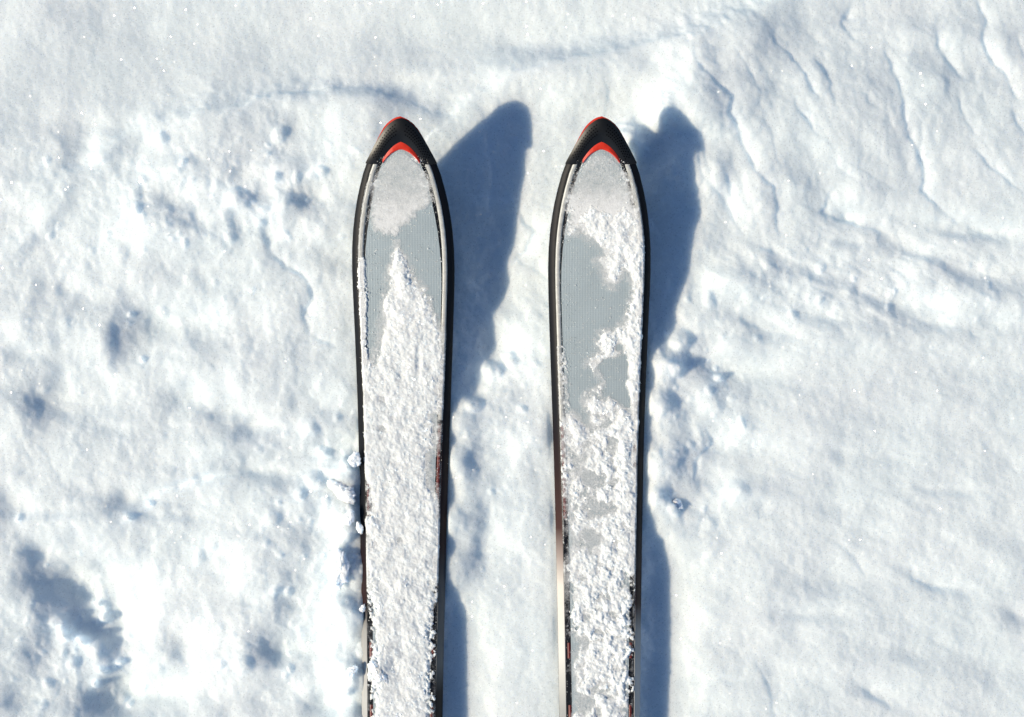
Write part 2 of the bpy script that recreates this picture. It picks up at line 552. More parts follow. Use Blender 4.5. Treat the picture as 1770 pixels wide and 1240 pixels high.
DABS = [
    # upper left: smooth face turned away from the sun
    (180, 90, 330, 120, 0, -.09), (450, 40, 260, 80, 0, -.05), (20, 45, 60, 28, -25, .16), (190, 50, 40, 16, 0, -.10),
    (600, 143, 34, 20, 0, -.40), (530, 156, 60, 9, -6, -.22), (682, 172, 22, 38, -15, -.35), (60, 215, 30, 18, 20, -.12),
    (125, 268, 22, 48, 0, -.62), (212, 248, 34, 55, 15, -.38), (162, 262, 14, 26, 0, .25), (262, 270, 26, 60, 0, .28),
    (150, 215, 24, 10, 0, -.22), (330, 240, 34, 50, 0, .18), (118, 335, 45, 20, -20, -.22), (58, 420, 82, 13, -38, -.40),
    (412, 306, 18, 22, 0, -.45), (446, 336, 17, 20, 0, -.38), (435, 318, 8, 20, -25, .35), (535, 335, 20, 28, 0, -.24),
    (408, 400, 15, 28, 0, -.50), (326, 385, 20, 16, 0, -.32), (282, 338, 22, 14, 20, -.36), (470, 236, 90, 13, -25, -.18),
    (592, 250, 48, 85, 0, .30), (250, 395, 60, 36, 0, .24), (480, 300, 26, 30, 0, .25), (385, 360, 22, 30, 0, .25),
    (460, 420, 9, 48, -12, -.30), (572, 450, 42, 14, 35, -.38), (590, 560, 14, 40, 0, -.18), (465, 368, 22, 20, 0, .22),
    (380, 290, 16, 22, 0, .2), (300, 300, 40, 22, 0, .14), (20, 330, 50, 30, 0, .12), (530, 400, 30, 26, 0, .2),
    (330, 420, 260, 260, 0, .06), (420, 1010, 200, 150, 0, .05),
    # left middle pits
    (64, 508, 12, 34, 0, -.42), (104, 498, 14, 12, 0, -.45), (140, 520, 20, 14, 25, -.45), (232, 556, 42, 38, 0, -.85),
    (192, 572, 14, 14, 0, -.45), (201, 614, 9, 24, 0, -.75), (175, 590, 8, 34, 0, .35), (222, 606, 18, 24, 0, -.5), (320, 558, 13, 38, -18, -.48),
    (300, 466, 18, 14, 0, -.38), (356, 492, 13, 13, 0, -.40), (20, 612, 20, 15, 0, -.55), (96, 590, 12, 24, 0, -.32),
    (112, 630, 18, 14, 0, -.25), (62, 690, 42, 36, 0, -.78), (96, 656, 13, 18, 0, -.40), (62, 735, 22, 24, 0, -.40),
    (146, 730, 7, 38, 0, -.28), (165, 660, 11, 24, 0, -.20), (290, 684, 28, 26, 0, -.48), (284, 722, 9, 24, 0, -.28),
    (370, 714, 24, 14, 0, -.62), (418, 740, 28, 14, -10, -.58), (176, 744, 17, 14, 0, -.42), (430, 620, 8, 62, 0, -.26),
    (252, 800, 14, 10, 0, -.3), (215, 510, 14, 12, 0, -.3), (575, 662, 18, 12, 0, -.25), (510, 690, 20, 22, 0, -.25),
    (270, 610, 10, 20, 0, .25), (20, 720, 30, 40, 0, .18), (30, 560, 24, 30, 0, .18), (350, 770, 40, 20, 0, .2),
    (330, 640, 60, 40, 0, .06), (520, 740, 100, 14, -6, .12), (400, 660, 18, 40, 0, .1),
    # crease across the lower left
    (520, 778, 105, 15, -8, -.30), (572, 800, 45, 22, 0, -.40), (205, 862, 28, 17, 0, -.75), (130, 846, 22, 14, 0, -.38),
    (60, 884, 48, 8, 0, -.28), (320, 836, 60, 6, -14, -.42), (432, 816, 38, 10, 14, -.48), (0, 868, 13, 34, 0, -.60),
    (246, 890, 14, 10, 0, -.5), (292, 890, 8, 26, 0, -.40), (246, 950, 8, 40, 8, -.45), (285, 960, 11, 20, -10, -.3),
    (410, 870, 70, 40, 0, .12), (120, 900, 60, 24, 0, .14),
    # deep shadowed hollow at the lower left
    (50, 955, 26, 18, 35, -.75), (108, 1028, 36, 55, -15, -.95), (160, 982, 13, 18, 0, -.75), (182, 1040, 10, 50, -10, -.6),
    (140, 1092, 40, 48, 0, -.85), (192, 1150, 20, 90, -5, -.70), (170, 1215, 40, 44, 0, -.85), (120, 1200, 30, 30, 0, -.35), (18, 1212, 24, 28, 0, -.62),
    (68, 1132, 24, 24, 0, -.40), (100, 1182, 30, 18, 0, -.35), (30, 1040, 40, 30, 0, .15), (250, 1060, 26, 80, 0, .22),
    (58, 1000, 36, 34, 20, -.55), (70, 1090, 30, 40, 0, -.35), (50, 1170, 30, 40, 0, -.3),
    # lower left minor hollows
    (302, 1122, 18, 46, -25, -.48), (226, 1032, 11, 36, -15, -.40), (265, 1196, 24, 28, 0, -.40), (500, 990, 14, 22, 0, -.40),
    (494, 1040, 17, 38, 14, -.52), (465, 1122, 28, 34, 10, -.75), (420, 1040, 14, 14, 0, -.32), (475, 1190, 15, 12, 0, -.38),
    (525, 1100, 14, 10, 0, -.38), (545, 1222, 28, 22, 0, -.62), (592, 1152, 22, 24, 0, -.50), (440, 1206, 15, 14, 0, -.28),
    (420, 975, 40, 36, 0, .22), (370, 1110, 50, 60, 0, .16), (560, 1060, 22, 26, 0, .22), (400, 930, 40, 20, 0, .12),
    # beside the left ski
    (596, 880, 22, 30, 0, -.45), (608, 950, 11, 80, 0, -.45), (556, 992, 16, 28, 0, -.40), (540, 880, 18, 40, 0, -.2),
    (760, 55, 190, 55, 0, -.09), (1060, 22, 190, 28, -15, -.05), (350, 60, 200, 60, 0, -.05),
    # above and between the skis
    (768, 195, 14, 34, 30, -.30), (828, 163, 34, 14, -42, -.45), (888, 128, 44, 9, -24, -.32), (872, 70, 38, 12, -8, -.18),
    (968, 64, 42, 10, -16, -.10), (1080, 40, 60, 8, -30, -.20), (712, 104, 40, 8, -20, -.20), (640, 60, 30, 50, 25, -.12),
    (1000, 140, 140, 36, -10, .14), (820, 120, 60, 22, -15, .10), (750, 160, 26, 20, 0, .15), (1050, 170, 9, 26, 8, -.28),
    (985, 205, 10, 20, -25, -.22), (895, 662, 26, 15, 10, -.42), (882, 606, 24, 8, 0, -.35), (830, 945, 14, 46, 0, -.80),
    (816, 760, 11, 60, 0, -.35), (798, 840, 8, 60, 0, .30), (902, 868, 13, 12, 0, -.35), (860, 640, 26, 20, 0, .22),
    (870, 760, 40, 60, 0, .06), (905, 560, 30, 40, 0, .10), (905, 450, 14, 10, 40, -.35), (920, 300, 10, 40, -10, -.14),
    # upper right wind-packed sheets
    (1460, 200, 160, 120, -20, .06), (1500, 230, 34, 110, -12, -.03), (1390, 320, 30, 70, -20, -.06), (1600, 150, 22, 22, 0, .30),
    (1636, 154, 9, 15, 0, -.5), (1560, 60, 40, 24, 0, .20), (1550, 130, 16, 40, -10, .20), (1375, 170, 16, 60, -20, .2),
    (1280, 190, 12, 60, -20, .18), (1320, 280, 14, 60, -20, .12), (1250, 60, 60, 20, -12, .14), (1730, 100, 12, 30, -20, .25),
    (1640, 60, 20, 30, 0, .15), (1470, 340, 22, 20, 0, .28), (1360, 330, 10, 26, 0, .3), (1310, 440, 30, 16, 0, .12),
    # streaks running down to the right
    (1440, 370, 26, 11, 30, -.55), (1528, 402, 38, 11, 20, -.50), (1610, 392, 70, 9, 14, -.40), (1705, 404, 60, 13, 18, -.40),
    (1328, 436, 28, 8, 32, -.50), (1390, 470, 110, 13, 14, -.24), (1482, 510, 60, 13, 24, -.38), (1560, 432, 70, 10, 20, -.32),
    (1652, 470, 46, 15, 28, -.40), (1542, 528, 34, 22, 20, -.48), (1402, 542, 30, 13, 20, -.32), (1292, 562, 50, 10, 28, -.40),
    (1582, 562, 40, 11, 0, -.32), (1702, 560, 40, 11, -25, -.30), (1500, 462, 18, 22, 0, -.34), (1742, 500, 18, 28, 0, -.34),
    (1500, 440, 250, 60, 14, -.05), (1640, 520, 40, 28, 0, .28), (1742, 520, 26, 28, 0, .22), (1600, 460, 24, 14, 0, .25),
    (1250, 490, 40, 18, 20, .25), (1400, 580, 50, 26, 10, .14), (1330, 500, 40, 12, 20, -.25), (1440, 420, 60, 8, 10, -.30),
    # right of the right ski
    (1222, 636, 42, 18, 22, -.70), (1180, 576, 30, 8, 10, -.32), (1232, 768, 14, 24, -20, -.58), (1210, 832, 18, 18, 0, -.55),
    (1186, 742, 8, 40, 0, -.28), (1310, 880, 10, 14, 0, -.65), (1182, 876, 17, 14, 0, -.55), (1200, 700, 26, 22, 0, .15),
    (1275, 850, 22, 24, 0, .25), (1270, 740, 24, 24, 0, .2), (1310, 760, 12, 10, 0, .2), (1255, 600, 26, 14, 20, .2),
    # gentle lower right
    (1382, 672, 14, 10, 0, -.25), (1290, 690, 8, 14, 0, -.25), (1450, 786, 12, 12, 0, -.30), (1500, 786, 12, 12, 0, -.25),
    (1700, 750, 20, 16, 0, -.18), (1640, 640, 22, 14, 0, -.20), (1480, 926, 26, 13, 10, -.20), (1622, 846, 50, 8, 5, -.26),
    (1380, 1000, 60, 26, 0, -.14), (1362, 1060, 48, 12, 0, -.26), (1600, 1008, 50, 9, 22, -.32), (1752, 1066, 30, 11, 35, -.48),
    (1230, 1020, 14, 24, 0, -.34), (1240, 950, 10, 24, 15, -.26), (1205, 1231, 32, 7, 0, -.50), (1205, 1174, 42, 5, 0, -.42),
    (1330, 1180, 9, 40, -10, -.32), (1502, 1202, 60, 9, 30, -.26), (1560, 1130, 40, 14, 40, -.16), (1400, 870, 40, 14, 25, -.16),
    (1440, 840, 8, 24, 0, -.2), (1700, 1160, 40, 20, 20, -.15), (1430, 1150, 60, 26, 0, .10), (1320, 1060, 40, 40, 0, .08),
    (1350, 740, 40, 40, 0, .14), (1550, 900, 40, 30, 0, .06), (1690, 960, 40, 30, 0, .08), (1600, 700, 50, 30, 0, .06),
]
for d in DABS:
    dab(*d[:5], d[5] * ((.86 if d[1] < 900 else 1.05) if d[5] < -.2 else 1.0 if d[5] < 0 else 1.5))
hs = np.zeros_like(FXg)
for slp, decay in zip(SLOPES, DECAYS):
    slp = np.clip(slp, -1.4, 0.55)
    acc = np.zeros(len(fy))
    kdec = math.exp(-STEP / decay)
    for j in range(len(fx)):
        acc = acc * kdec + slp[:, j] * STEP * S * 1000
        hs[:, j] += acc
# light smoothing across rows hides integration streaks
for _ in range(8):
    hs[1:-1] = 0.25 * hs[:-2] + 0.5 * hs[1:-1] + 0.25 * hs[2:]

# broad levels where skis and their shadows fix the height of the snow (mm)
LEVELS = [
    (905, 185, 60, -3), (890, 300, 70, -2), (885, 400, 60, -10), (880, 500, 60, -18), (862, 600, 45, -22), (835, 662, 34, -12),
    (800, 722, 28, 11), (792, 800, 30, 13), (790, 900, 30, 13), (788, 985, 26, 10),
    (935, 500, 40, -8), (930, 650, 50, 3), (920, 900, 60, 6), (920, 1100, 60, 4),
    (1195, 180, 50, 43), (1235, 190, 50, 40), (1150, 196, 24, 38), (1190, 290, 44, 24), (1230, 300, 40, 20), (1300, 190, 70, 24), (1290, 100, 60, 20), (1390, 190, 80, 21), (1210, 110, 50, 22), (1310, 310, 60, 18), (1480, 200, 90, 19), (1088, 246, 26, 28), (1140, 330, 30, 8), (1195, 400, 36, 7), (1190, 480, 34, -4), (1165, 555, 30, -2),
    (1145, 625, 28, 16), (1140, 700, 32, 17), (1140, 800, 32, 17), (1140, 860, 22, 15),
    (1140, 950, 24, -8), 
    (600, 820, 34, 17), (602, 900, 32, 18), (604, 980, 32, 18), (606, 1060, 36, 22), (608, 1160, 40, 23), (608, 1260, 40, 21), (590, 650, 40, 6), (590, 500, 40, 4),
    (930, 750, 40, 8),
]
LEVELS += [(1160 + 7 * math.sin(yy / 47.0) + 4 * math.sin(yy / 19.0), yy, 40 + 7 * math.sin(yy / 31.0), -13 + 2.5 * math.sin(yy / 63.0)) for yy in range(985, 1340, 24)]
LEVELS += [(1235, 1000, 50, -3), (1240, 1120, 55, -5), (1230, 1240, 50, -2)]
LEVELS += [(802, yy, 36, -7) for yy in range(1070, 1340, 24)]
wsum = np.zeros_like(hs)
tsum = np.zeros_like(hs)
inv = np.ones_like(hs)
for (cx, cy, r, t) in LEVELS:
    w = np.exp(-(((WX - cx) ** 2 + (WY - cy) ** 2) / (r * r)))
    wsum += w
    tsum += w * t
    inv *= (1 - w)
Wl = 1 - inv
hs = hs * (1 - 0.9 * Wl) + 0.9 * Wl * tsum / (wsum + 1e-6)


# thin creases and lips of the wind-packed crust
def crease(pts, w, depth, lift, lw, fade=True):
    xs = [p[0] for p in pts]
    ys = [p[1] for p in pts]
    r = lw * 4 + 40
    i0, i1 = np.searchsorted(fy, [min(ys) - r, max(ys) + r])
    j0, j1 = np.searchsorted(fx, [min(xs) - r, max(xs) + r])
    if i0 >= i1 or j0 >= j1:
        return
    X = FXg[i0:i1, j0:j1] + 0.55 * (WX - FXg)[i0:i1, j0:j1]
    Y = FYg[i0:i1, j0:j1] + 0.55 * (WY - FYg)[i0:i1, j0:j1]
    best = np.full(X.shape, 1e9)
    side = np.zeros(X.shape)
    along = np.zeros(X.shape)
    n = len(pts) - 1
    for k in range(n):
        axp, ayp = pts[k]
        ex, ey = pts[k + 1][0] - axp, pts[k + 1][1] - ayp
        wx, wy = X - axp, Y - ayp
        t = np.clip((wx * ex + wy * ey) / (ex * ex + ey * ey), 0, 1)
        d = np.hypot(wx - ex * t, wy - ey * t)
        m = d < best
        best = np.where(m, d, best)
        side = np.where(m, np.sign(-(ex * wy - ey * wx)), side)    # +1 east of a line drawn downwards
        along = np.where(m, (k + t) / n, along)
    env = np.sin(np.pi * np.clip(0.06 + 0.88 * along, 0, 1)) ** 0.6 if fade else 1.0
    env = env * (0.65 + 0.5 * perlin(X / 22, Y / 22, 77)) if lw < 100 else 1.0
    sd = best * side
    east = np.clip(sd, 0, None)
    prof = np.where(sd > 0, -depth * np.exp(-east / (3.5 * w)) + lift * (1 - np.exp(-east / (4 * w))) * np.exp(-east / lw),
                    -depth * np.exp(-(best / (0.9 * w)) ** 2))
    hs[i0:i1, j0:j1] += 1.5 * env * prof


CREASES = [
    ([(1195, 95), (1200, 115), (1225, 140), (1262, 170), (1260, 200), (1285, 255), (1300, 290), (1335, 325), (1345, 365), (1350, 415)], 4.5, 3.2, 4.5, 34),
    ([(1205, 275), (1212, 310), (1240, 335), (1265, 365), (1285, 405)], 5, 2.4, 2.5, 26),
    ([(1340, 78), (1375, 110), (1395, 150), (1412, 178)], 4, 2.6, 3.5, 22),
    ([(1404, 104), (1425, 130), (1436, 172)], 4, 2.6, 2.0, 18),
    ([(1528, 92), (1540, 115), (1555, 145), (1562, 200), (1565, 225), (1580, 255), (1600, 290), (1595, 330), (1640, 370), (1705, 402)], 4.5, 3.0, 4.5, 34),
    ([(1615, 42), (1625, 85), (1645, 115), (1662, 132)], 4.5, 3.2, 3.0, 24),
    ([(1690, 0), (1705, 40), (1698, 70), (1710, 100), (1740, 130), (1757, 172)], 4.5, 3.4, 5.0, 30),
    ([(1368, 178), (1385, 205), (1412, 238)], 4, 2.5, 2.5, 18),
    ([(1472, 12), (1458, 42), (1479, 72)], 5, 3.0, 3.0, 24),
    ([(1652, 168), (1660, 200), (1682, 232)], 4, 2.4, 2.4, 20),
    ([(1440, 332), (1426, 368), (1500, 390), (1542, 402)], 5, 2.6, 3.0, 26),
    ([(1430, 262), (1450, 290), (1478, 312)], 4, 1.4, 1.8, 20),
    ([(1680, 258), (1720, 290), (1768, 330)], 5, 2.8, 2.4, 22),
    ([(1748, 190), (1775, 240)], 5, 2.6, 2.4, 20),
    ([(1100, 350), (1135, 390), (1165, 440)], 5, 1.0, 2.0, 22),
    ([(1150, 190), (1158, 215), (1185, 262), (1195, 285)], 3, 0.6, 1.6, 14),
    ([(456, 392), (470, 440), (530, 480), (545, 520), (524, 545), (535, 570), (582, 602)], 5, 3.0, 3.2, 26),
    ([(896, 348), (910, 380), (926, 405), (915, 435), (896, 446), (960, 492)], 4.5, 2.8, 2.4, 20),
    ([(232, 866), (290, 844), (380, 822), (420, 819)], 4.5, 3.4, -1.5, 22),
    ([(402, 192), (440, 168), (520, 155), (600, 148)], 4, 2.4, -2.2, 26),
    ([(1224, 740), (1236, 766), (1206, 800), (1200, 832)], 4, 3.0, 2.4, 20),
    ([(-120, 520), (-30, 450), (60, 395), (130, 300), (250, 215), (400, 190), (480, 166), (600, 150), (690, 172), (760, 205), (820, 170), (870, 140), (960, 107), (1100, 84), (1200, 62), (1340, 2), (1480, -70)], 6, 0.8, -6.0, 120),
    ([(1045, 130), (1052, 165), (1042, 200)], 3.5, 1.6, 1.2, 14),
    ([(838, 190), (842, 250), (850, 320), (846, 370)], 4, 1.3, 1.4, 16), ([(800, 330), (850, 338), (900, 345)], 4, 1.2, 1.0, 14),
    ([(800, 470), (835, 500), (862, 560)], 4, 1.4, 1.4, 16),
    ([(1420, 925), (1480, 960), (1500, 1000)], 5, 1.4, 1.2, 20),
    ([(1560, 990), (1610, 1010), (1660, 1018)], 5, 2.0, 1.2, 20),
    ([(1310, 1150), (1330, 1190), (1345, 1240)], 5, 1.8, 1.4, 20),
    ([(1480, 1180), (1510, 1205), (1545, 1220)], 5, 1.8, 1.4, 20),
]
for c in CREASES:
    crease(*c)

# the bank: a soft roof-shaped ridge sweeping from the left over the ski tips to the top right
def bank(pts, hgt, w_up, w_down):
    best = np.full(FXg.shape, 1e9)
    side = np.zeros(FXg.shape)
    al = np.zeros(FXg.shape)
    X = FXg + 0.8 * (WX - FXg)
    Y = FYg + 0.8 * (WY - FYg)
    n = len(pts) - 1
    for k in range(n):
        axp, ayp = pts[k]
        ex, ey = pts[k + 1][0] - axp, pts[k + 1][1] - ayp
        wx, wy = X - axp, Y - ayp
        t = np.clip((wx * ex + wy * ey) / (ex * ex + ey * ey), 0, 1)
        d = np.hypot(wx - ex * t, wy - ey * t)
        m = d < best
        best = np.where(m, d, best)
        side = np.where(m, np.sign(ex * wy - ey * wx), side)       # +1 below the line
        al = np.where(m, (k + t) / n, al)
    w = np.where(side > 0, w_down, w_up)
    env = np.sin(np.pi * np.clip(0.03 + 0.94 * al, 0, 1)) ** 0.5
    hs[:] += env * hgt * (np.sqrt(best * best + 16) - 4 < 6 * w) * np.exp(-(np.sqrt(best * best + 16) - 4) / w)


bank([(780, 205), (830, 165), (880, 138), (960, 108), (1100, 85), (1200, 62), (1340, 2), (1480, -70)], 13, 34, 75)
bank([(100, 330), (170, 265), (250, 215), (400, 188), (480, 165), (600, 150), (680, 172)], 9, 36, 60)


# flake-like lips scattered over the wind-packed right side
for _ in range(38):
    cx = RNG.uniform(1180, 1780)
    cy = RNG.uniform(20, 620)
    a = math.radians(RNG.normal(62 if cy < 360 else 28, 16))
    ln = RNG.uniform(18, 60)
    dx, dy = math.cos(a) * ln, math.sin(a) * ln
    pts = [(cx - dx, cy - dy), (cx - dx * .3 + RNG.normal(0, 5), cy - dy * .3 + RNG.normal(0, 5)), (cx + dx * .4, cy + dy * .4 + RNG.normal(0, 4)), (cx + dx, cy + dy)]
    crease(pts, RNG.uniform(3, 5.5), RNG.uniform(.4, 1.5), RNG.uniform(.4, 1.8), RNG.uniform(12, 28))


# roughness map: crumbly left / near the skis, smooth upper left
def region(cx, cy, rx, ry):
    return np.exp(-(((FXg - cx) / rx) ** 2 + ((FYg - cy) / ry) ** 2))


rough = 0.25 + 0.75 * np.clip(region(380, 340, 230, 110) + region(580, 860, 110, 160) + region(140, 1120, 150, 160) + 0.7 * region(520, 1120, 160, 160)
                              + 0.8 * region(1200, 680, 90, 140) + 0.6 * region(870, 640, 70, 80) + 0.5 * region(870, 850, 60, 200)
                              + 0.62 * region(1480, 500, 320, 90) + 0.35 * region(150, 560, 200, 160) + 0.5 * region(1230, 900, 60, 60), 0, 1)
rough *= 1 - 0.75 * smooth01(0, 1, region(180, 90, 380, 110) + 0.8 * region(650, 60, 250, 70))

# crumbs of snow pressed into the surface: half buried rounded lumps
lump = np.zeros_like(hs)


def stamp(cx, cy, r, h, sq=1.0, rot=0.0):
    R = r * 1.3 * max(1, 1 / sq)
    i0, i1 = np.searchsorted(fy, [cy - R, cy + R])
    j0, j1 = np.searchsorted(fx, [cx - R, cx + R])
    if i0 >= i1 or j0 >= j1:
        return
    X = WX[i0:i1, j0:j1] - cx + (FXg - WX)[i0:i1, j0:j1] * 0.5
    Y = WY[i0:i1, j0:j1] - cy + (FYg - WY)[i0:i1, j0:j1] * 0.5
    c, s = math.cos(rot), math.sin(rot)
    a = (X * c + Y * s) / r
    b = (-X * s + Y * c) / (r * sq)
    d2 = a * a + b * b
    lump[i0:i1, j0:j1] = np.maximum(lump[i0:i1, j0:j1], h * np.clip(1 - d2, 0, None) ** 1.25 * (1 + 0.35 * fbm(FXg[i0:i1, j0:j1] / (0.55 * r + 3), FYg[i0:i1, j0:j1] / (0.55 * r + 3), 2, 81)))


n_st = 5200
sx_ = RNG.uniform(-120, 1890, n_st)
sy_ = RNG.uniform(-120, 1360, n_st)
for k in range(n_st):
    i = min(len(fy) - 1, int((sy_[k] + 130) / STEP))
    j = min(len(fx) - 1, int((sx_[k] + 130) / STEP))
    q = rough[i, j]
    if RNG.random() > (q - 0.30) * 0.9:
        continue
    r = float(np.clip(RNG.lognormal(1.75, 0.55), 2.8, 20))
    stamp(sx_[k], sy_[k], r, r * S * 1000 * RNG.uniform(.25, .65) * (0.5 + 0.6 * q), RNG.uniform(.6, 1.0), RNG.uniform(0, 3.14))
# larger crumbs that the photograph shows one by one
for (cx, cy, r, h, sq, rot) in [
        (110, 1098, 18, 13, .8, .4), (141, 1110, 19, 12, .55, .5), (170, 1073, 12, 9, .9, 0), (160, 1050, 10, 7, .9, 0), (172, 1165, 11, 9, .8, .6),
        (158, 1188, 9, 9, .6, 1.5), (200, 1150, 10, 9, .8, 0), (215, 1225, 7, 5, 1, 0),
        (30, 895, 7, 5, 1, 0), (225, 893, 10, 5, .7, .5), (260, 870, 9, 5, .6, .4), (418, 348, 26, 7, .85, .3), (500, 350, 30, 5, .8, .2),
        (560, 300, 14, 6, .9, 0), (480, 310, 12, 6, .9, 0), (1245, 650, 12, 7, .6, .1), (1180, 590, 26, 8, .8, .2), (1165, 880, 14, 8, .7, .8),
        (1275, 850, 24, 4, .9, 0), (1170, 640, 20, 8, .8, .5), (850, 640, 22, 8, .8, .2), (880, 620, 18, 6, .8, .3), (820, 700, 18, 6, .8, .3),
        (225, 545, 6, 4, 1, 0), (245, 618, 9, 5, .6, 1.0),
        (545, 830, 22, 8, .8, .2), (560, 780, 14, 7, .9, 0), (600, 800, 15, 10, .9, 0), (520, 850, 12, 5, .9, 0), (600, 1190, 14, 7, .9, 0), (575, 1170, 10, 5, .8, 0)]:
    stamp(cx, cy, r, h, sq, rot)

left = smooth01(700, 500, FXg) * smooth01(150, 330, FYg + 0.25 * FXg)
rough = np.maximum(rough, 0.55 * left)
fine = rough * (3.0 * fbm(WX / 52, WY / 52, 4, 5, 0.5) + 2.2 * np.abs(fbm(WX / 90 + 5, WY / 90, 2, 8)) * left + 1.0 * fbm(WX / 17, WY / 17, 3, 15))
gentle = 2.4 * fbm(FXg / 150, FYg / 150, 3, 25) + 0.45 * fbm(FXg / 12, FYg / 12, 3, 28)
# wind ripples on the right, combed down to the right
c, s = math.cos(math.radians(24)), math.sin(math.radians(24))
RX_, RY_ = FXg * c + FYg * s, -FXg * s + FYg * c
comb = fbm(RX_ / 120, RY_ / 26, 4, 33, 0.55)
fine += comb * (1.5 * region(1500, 470, 330, 95) + 0.7 * region(1500, 900, 400, 350))
c, s = math.cos(math.radians(62)), math.sin(math.radians(62))
RX_, RY_ = FXg * c + FYg * s, -FXg * s + FYg * c
fine += 0.8 * fbm(RX_ / 130, RY_ / 38, 4, 36, 0.5) * region(1480, 210, 330, 170)
calm = 1 - 0.65 * np.clip(region(1165, 1100, 55, 170) + region(800, 1180, 40, 130), 0, 1)
H_fine = hs + (fine + gentle + lump) * calm

# place into the full sheet that runs on to the horizon
Hmm = 14 * fbm(GX / 900, GY / 900, 3, 60) + 8 * fbm(GX / 260, GY / 260, 3, 61)
Rm = np.hypot(GX - 885, GY - 620) * S
Hmm += 250 * smooth01(3, 20, Rm) * fbm(GX * S / 9, GY * S / 9, 3, 63) + 900 * smooth01(10, 40, Rm) * perlin(GX * S / 26 + .3, GY * S / 26, 66)
edge = np.minimum(np.minimum(FXg - fx[0], fx[-1] - FXg), np.minimum(FYg - fy[0], fy[-1] - FYg))
wf = smooth01(0, 110, edge)
sub = Hmm[ky:ky + len(fy), kx:kx + len(fx)]
sub[:] = sub * (1 - wf) + H_fine * wf

# press the snow down under the skis
XM, YM = (GX - 885) * S, (620 - GY) * S
for key in SKIS:
    u, v = to_ski(key, XM, YM)
    inr = (v > -0.01) & (v < SKI_LEN + .02)
    w_here = hw(np.clip(v, 0, SKI_LEN))
    dist_out = np.abs(u) - w_here
    if key == 'left':      # snow has spilled over the low side of this ski
        dist_out = dist_out + 0.0048 * smooth01(0.30, 0.36, v) * (u < 0)
    lim = (z_of_v(np.clip(v, 0, SKI_LEN)) - 0.0015) * 1000
    reach = 0.0025 if key == 'left' else 0.006
    soft = np.clip(dist_out / reach, 0, 1)
    capped = np.minimum(Hmm, lim - 1.0)
    kk = np.where(inr & (dist_out < reach), 1 - soft * soft, 0.0)
    Hmm = Hmm * (1 - kk) + capped * kk
    # beyond the picture's lower edge the track stays open
    lowz = smooth01(1300, 1380, GY) * np.where(inr, 1, 0) * np.exp(-(np.clip(dist_out, 0, None) / 0.05) ** 2)
    Hmm = Hmm * (1 - lowz) + np.minimum(Hmm, -3.0) * lowz

V = np.stack([XM, YM, Hmm / 1000.0], -1).reshape(-1, 3)
ny, nx = GX.shape
idx = np.arange(nx * ny).reshape(ny, nx)
F = np.stack([idx[:-1, :-1], idx[1:, :-1], idx[1:, 1:], idx[:-1, 1:]], -1).reshape(-1, 4)
ground_me = mesh_from_np('snow_ground', V, F, MAT_SNOW)
link('snow_ground', ground_me, kind='structure', label='uneven white snow with hollows, lumps and wind-packed crust')


def ground_z(px, py):
    j = np.clip(((np.asarray(px) - fx[0]) / STEP).astype(int) + kx, 0, nx - 1)
    i = np.clip(((np.asarray(py) - fy[0]) / STEP).astype(int) + ky, 0, ny - 1)
    return Hmm[i, j] / 1000.0


# ------------------------------------------------------------------ the skis
VS = np.unique(np.concatenate([np.linspace(0, 0.004, 5), np.linspace(0.004, 0.08, 40), np.linspace(0.08, 0.40, 80),
                               np.linspace(0.40, 1.50, 70), np.linspace(1.50, SKI_LEN, 26)]))


def loft(name, stations, mat, closed=True, smooth=True, auto=None):
    """stations: list of rings [(x,y,z)...] all of one length."""
    P = np.array(stations)
    n, k, _ = P.shape
    ids = np.arange(n * k).reshape(n, k)
    faces = []
    kk = k if closed else k - 1
    for j in range(kk):
        j2 = (j + 1) % k
        faces.append(np.stack([ids[:-1, j], ids[1:, j], ids[1:, j2], ids[:-1, j2]], -1))
    faces = np.concatenate(faces)
    verts = P.reshape(-1, 3)
    me = bpy.data.meshes.new(name)
    fl = [tuple(int(q) for q in f) for f in faces]
    if closed:
        fl.append(tuple(int(q) for q in ids[0]))
        fl.append(tuple(int(q) for q in ids[-1][::-1]))
    me.from_pydata([tuple(p) for p in verts], [], fl)
    me.update()
    import bmesh
    bm = bmesh.new()
    bm.from_mesh(me)
    bmesh.ops.recalc_face_normals(bm, faces=bm.faces)
    if not closed and sum(f.normal.z for f in bm.faces) < 0:
        bmesh.ops.reverse_faces(bm, faces=bm.faces)
    bm.to_mesh(me)
    bm.free()
    if smooth:
        me.polygons.foreach_set('use_smooth', np.ones(len(me.polygons), dtype=bool))
        try:
            me.set_sharp_from_angle(angle=math.radians(auto or 40))
        except Exception:
            pass
    me.materials.append(mat)
    return me


def body_mesh():
    rings = []
    for v in VS:
        w = float(hw(v))
        w = max(w, 0.0006)
        z = float(z_of_v(v))
        t = float(thick(v))
        s = min(0.0070, w * 0.45)
        rings.append([(-w, -v, z), (-w, -v, z + 0.0022), (-w + s * .55, -v, z + t * .72), (-w + s, -v, z + t - .0012),
                      (w - s, -v, z + t - .0012), (w - s * .55, -v, z + t * .72), (w, -v, z + 0.0022), (w, -v, z)])
    return loft('body', rings, MAT_BASE, auto=30)


def sidewall_mesh(side, mat):
    rings = []
    for v in VS[(VS > 0.040) & (VS < 1.6)]:
        w = float(hw(v))
        z = float(z_of_v(v))
        t = float(thick(v))
        q = 0.00035
        prof = [(w, .0022), (w - .00385, t * .72), (w - .0066, t - .0014)]
        row = [(side * (x + q), -v, z + h + q) for x, h in prof] + [(side * (x - .0006), -v, z + h - .0006) for x, h in reversed(prof)]
        rings.append(row)
    return loft('sidewall', rings, mat, auto=35)


